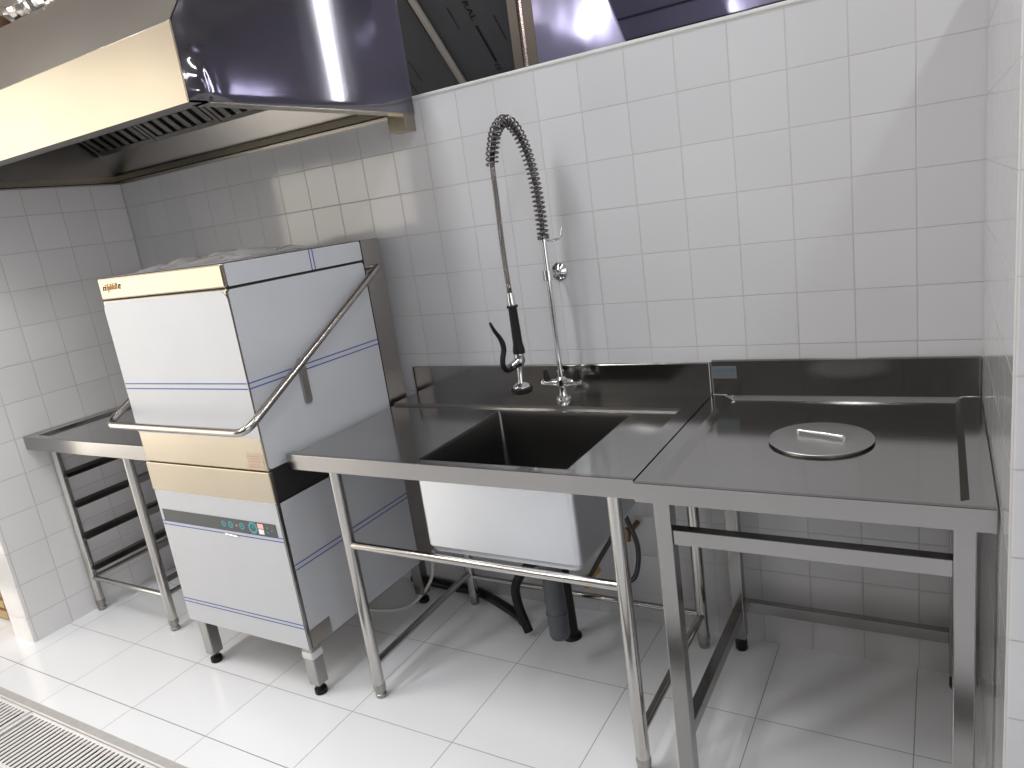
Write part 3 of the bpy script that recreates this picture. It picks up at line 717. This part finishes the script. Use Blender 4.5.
lettering('lettering', 'ACOFRAL', .036, PB(-1.712, .400, .002), (0, q, -q), (1, 0, 0), M_PRINT, t, width=.225)
lettering('lettering', 'CE 20', .030, PB(-1.722, .706, .002), (0, q, -q), (1, 0, 0), M_PRINT, t, width=.075)
b = MB(); b.tube([PB(-1.90, .20, .016), PB(-1.90, 1.05, .016)], .0155, seg=14)
tag(b.build('conduit', M_CONDUIT), 'beige conduit pipe running across the black foam sheet', 'conduit')
t = thing('film_covered_duct', 'blue filmed steel duct end with pinkish corner flange above the wall', 'duct', (-1.3, .7, 1.6))
b = MB(); b.hull([(-1.405, .48, 1.7), (-.958, .48, 1.7), (-1.374, .48, ZC), (-1.405, .48, ZC), (-1.405, .50, 1.7), (-.958, .50, 1.7), (-1.374, .50, ZC), (-1.405, .50, ZC)], [(0,1,2,3), (4,7,6,5), (0,4,5,1), (2,6,7,3), (0,3,7,4), (1,5,6,2)], 0, .004); b.build('duct_face', M_PURPLE2, t)
b = MB(); b.prism([(-1.478, .502), (-1.462, .480), (-1.452, .474), (-1.443, .476), (-1.443, .502)], 'z', 1.7, ZC); b.box(-1.443, -1.402, .478, .502, 1.7, ZC, 1); b.box(-1.512, -1.474, .492, .51, 1.7, ZC, 1); b.build('corner_flange', [M_FLANGE, plain('brown_edge', (.16,.13,.10), .5)], t)
t = thing('wide_duct', 'long purple filmed duct with seams beyond the partition at upper right', 'duct', (.2, 1.3, 1.7))
b = MB(); b.box(-1.6, 2.4, 1.65, 2.2, 1.7, ZC, 0, .004); b.build('duct_face', M_PURPLE2, t)
b = MB()
for z in (2.339, 2.232): b.box(-1.6, 2.4, 1.642, 1.650, z-.004, z+.004)
b.box(-1.335, -1.329, 1.642, 1.650, 1.7, 2.232); b.build('duct_seam', plain('dark_purple_seam', (.04,.035,.06), .5), t)

# crate beyond the left wall end
t = thing('slatted_crate', 'low yellow wooden crate with red lid beyond the left wall end', 'crate', (-4.15, -.55, 0))
b = MB()
for z in (.03, .085, .14): b.box(-4.42, -3.83, -.66, -.64, z-.018, z+.018, 0, .002); b.box(-3.84, -3.82, -.66, -.2, z-.018, z+.018, 0, .002); b.box(-4.42, -3.83, -.22, -.2, z-.018, z+.018, 0, .002); b.box(-4.43, -4.41, -.66, -.2, z-.018, z+.018, 0, .002)
for x, y in ((-4.40, -.63), (-3.85, -.63), (-4.40, -.23), (-3.85, -.23)): b.box(x-.015, x+.015, y-.015, y+.015, 0, .165)
b.build('slats', M_WOOD, t)
b = MB(); b.box(-4.44, -3.81, -.67, -.19, .165, .20, 0, .006); b.build('lid', M_REDP, t)

t.location.x += .10; t.location.y -= .20

# ------------------------------------------------------------------ lights
def area(name, loc, target, sx, sy, power, col):
    l = bpy.data.lights.new(name, 'AREA'); l.shape = 'RECTANGLE'; l.size = sx; l.size_y = sy; l.energy = power; l.color = col
    o = bpy.data.objects.new(name, l); COL.objects.link(o); o.location = loc
    o.rotation_euler = (Vector(target)-Vector(loc)).to_track_quat('-Z', 'Y').to_euler()
    return o
def tube_lamp(x, y, ln, power, col, ang=0.):
    o = area('ceiling_tube', (x, y, ZC-.04), (x, y, 0), .12, ln, power, col); o.rotation_euler = (0, 0, R(ang)); return o
area('daylight_opening', (-5.6, -2.9, 1.5), (-2.2, -1.2, 1.2), 3.0, 2.95, 84, (1., .93, .82))
tube_lamp(-3.05, -2.0, 1.2, 28, (1., .98, .95))  # added lamp, brightens the floor at left
tube_lamp(-2.80, -3.40, 1.9, 24, (.96, .98, 1.), -30.7)
tube_lamp(-1.75, -1.45, 1.2, 25, (.96, .98, 1.))
tube_lamp(-.55, -1.55, 1.2, 11, (.95, .97, 1.))
tube_lamp(.66, -.1, 1.2, 30, (.94, .96, 1.))
area('side_fill', (1.9, -3.4, 1.7), (-2.8, -.3, 1.1), 2.4, 2.0, 34, (.95, .97, 1.))  # unseen fill lamp, added to brighten left wall and dishwasher side
area('wall_tube', (-.35, 1.12, 2.52), (-1.2, .3, 2.45), .05, .66, 2.6, (.97, .97, 1.))
tube_lamp(2.75, .25, 1.2, 46, (.96, .96, 1.))  # added lamp, lights the space behind the partition
sl = bpy.data.lights.new('sun_patch', 'SPOT'); sl.energy = 420; sl.spot_size = R(15); sl.spot_blend = .2; sl.shadow_soft_size = .05; sl.color = (1., .95, .86)
so = bpy.data.objects.new('sun_patch', sl); COL.objects.link(so); so.location = (-5.6, -4.6, 2.6)
so.rotation_euler = (Vector((-2.65, -3.5, 0))-so.location).to_track_quat('-Z', 'Y').to_euler()
w = bpy.data.worlds.new('World'); SC.world = w; w.use_nodes = True
N = w.node_tree.nodes; Lk = w.node_tree.links
bg = N['Background']; bg.inputs['Strength'].default_value = .40
tc = N.new('ShaderNodeTexCoord'); dp = N.new('ShaderNodeVectorMath'); dp.operation = 'DOT_PRODUCT'
Lk.new(tc.outputs['Generated'], dp.inputs[0]); dp.inputs[1].default_value = (-.86, -.50, 0)
rp = N.new('ShaderNodeValToRGB'); rp.color_ramp.elements[0].position = 0.; rp.color_ramp.elements[0].color = (.20, .20, .22, 1)
rp.color_ramp.elements[1].position = 1.; rp.color_ramp.elements[1].color = (1.2, 1.1, .92, 1)
e = rp.color_ramp.elements.new(.75); e.color = (.42, .41, .40, 1)
Lk.new(dp.outputs['Value'], rp.inputs['Fac']); Lk.new(rp.outputs['Color'], bg.inputs['Color'])

# ------------------------------------------------------------------ camera
cd = bpy.data.cameras.new('camera'); cam = bpy.data.objects.new('camera', cd); COL.objects.link(cam)
rx, up, fw = Vector((.85971675, .49150851, -.13894781)), Vector((-.00118374, .27395195, .96174265)), Vector((-.51076972, .82666179, -.2361029))
mw = Matrix((( rx.x, up.x, -fw.x, -.09136253), (rx.y, up.y, -fw.y, -2.1609576), (rx.z, up.z, -fw.z, 1.50217313), (0, 0, 0, 1)))
cam.matrix_world = mw
cd.sensor_width = 36; cd.lens = 723.15156/1024*36; cd.clip_start = .02; cd.clip_end = 50
SC.camera = cam
SC.view_settings.view_transform = 'Standard'
SC.view_settings.look = 'None'
SC.view_settings.exposure = 0.
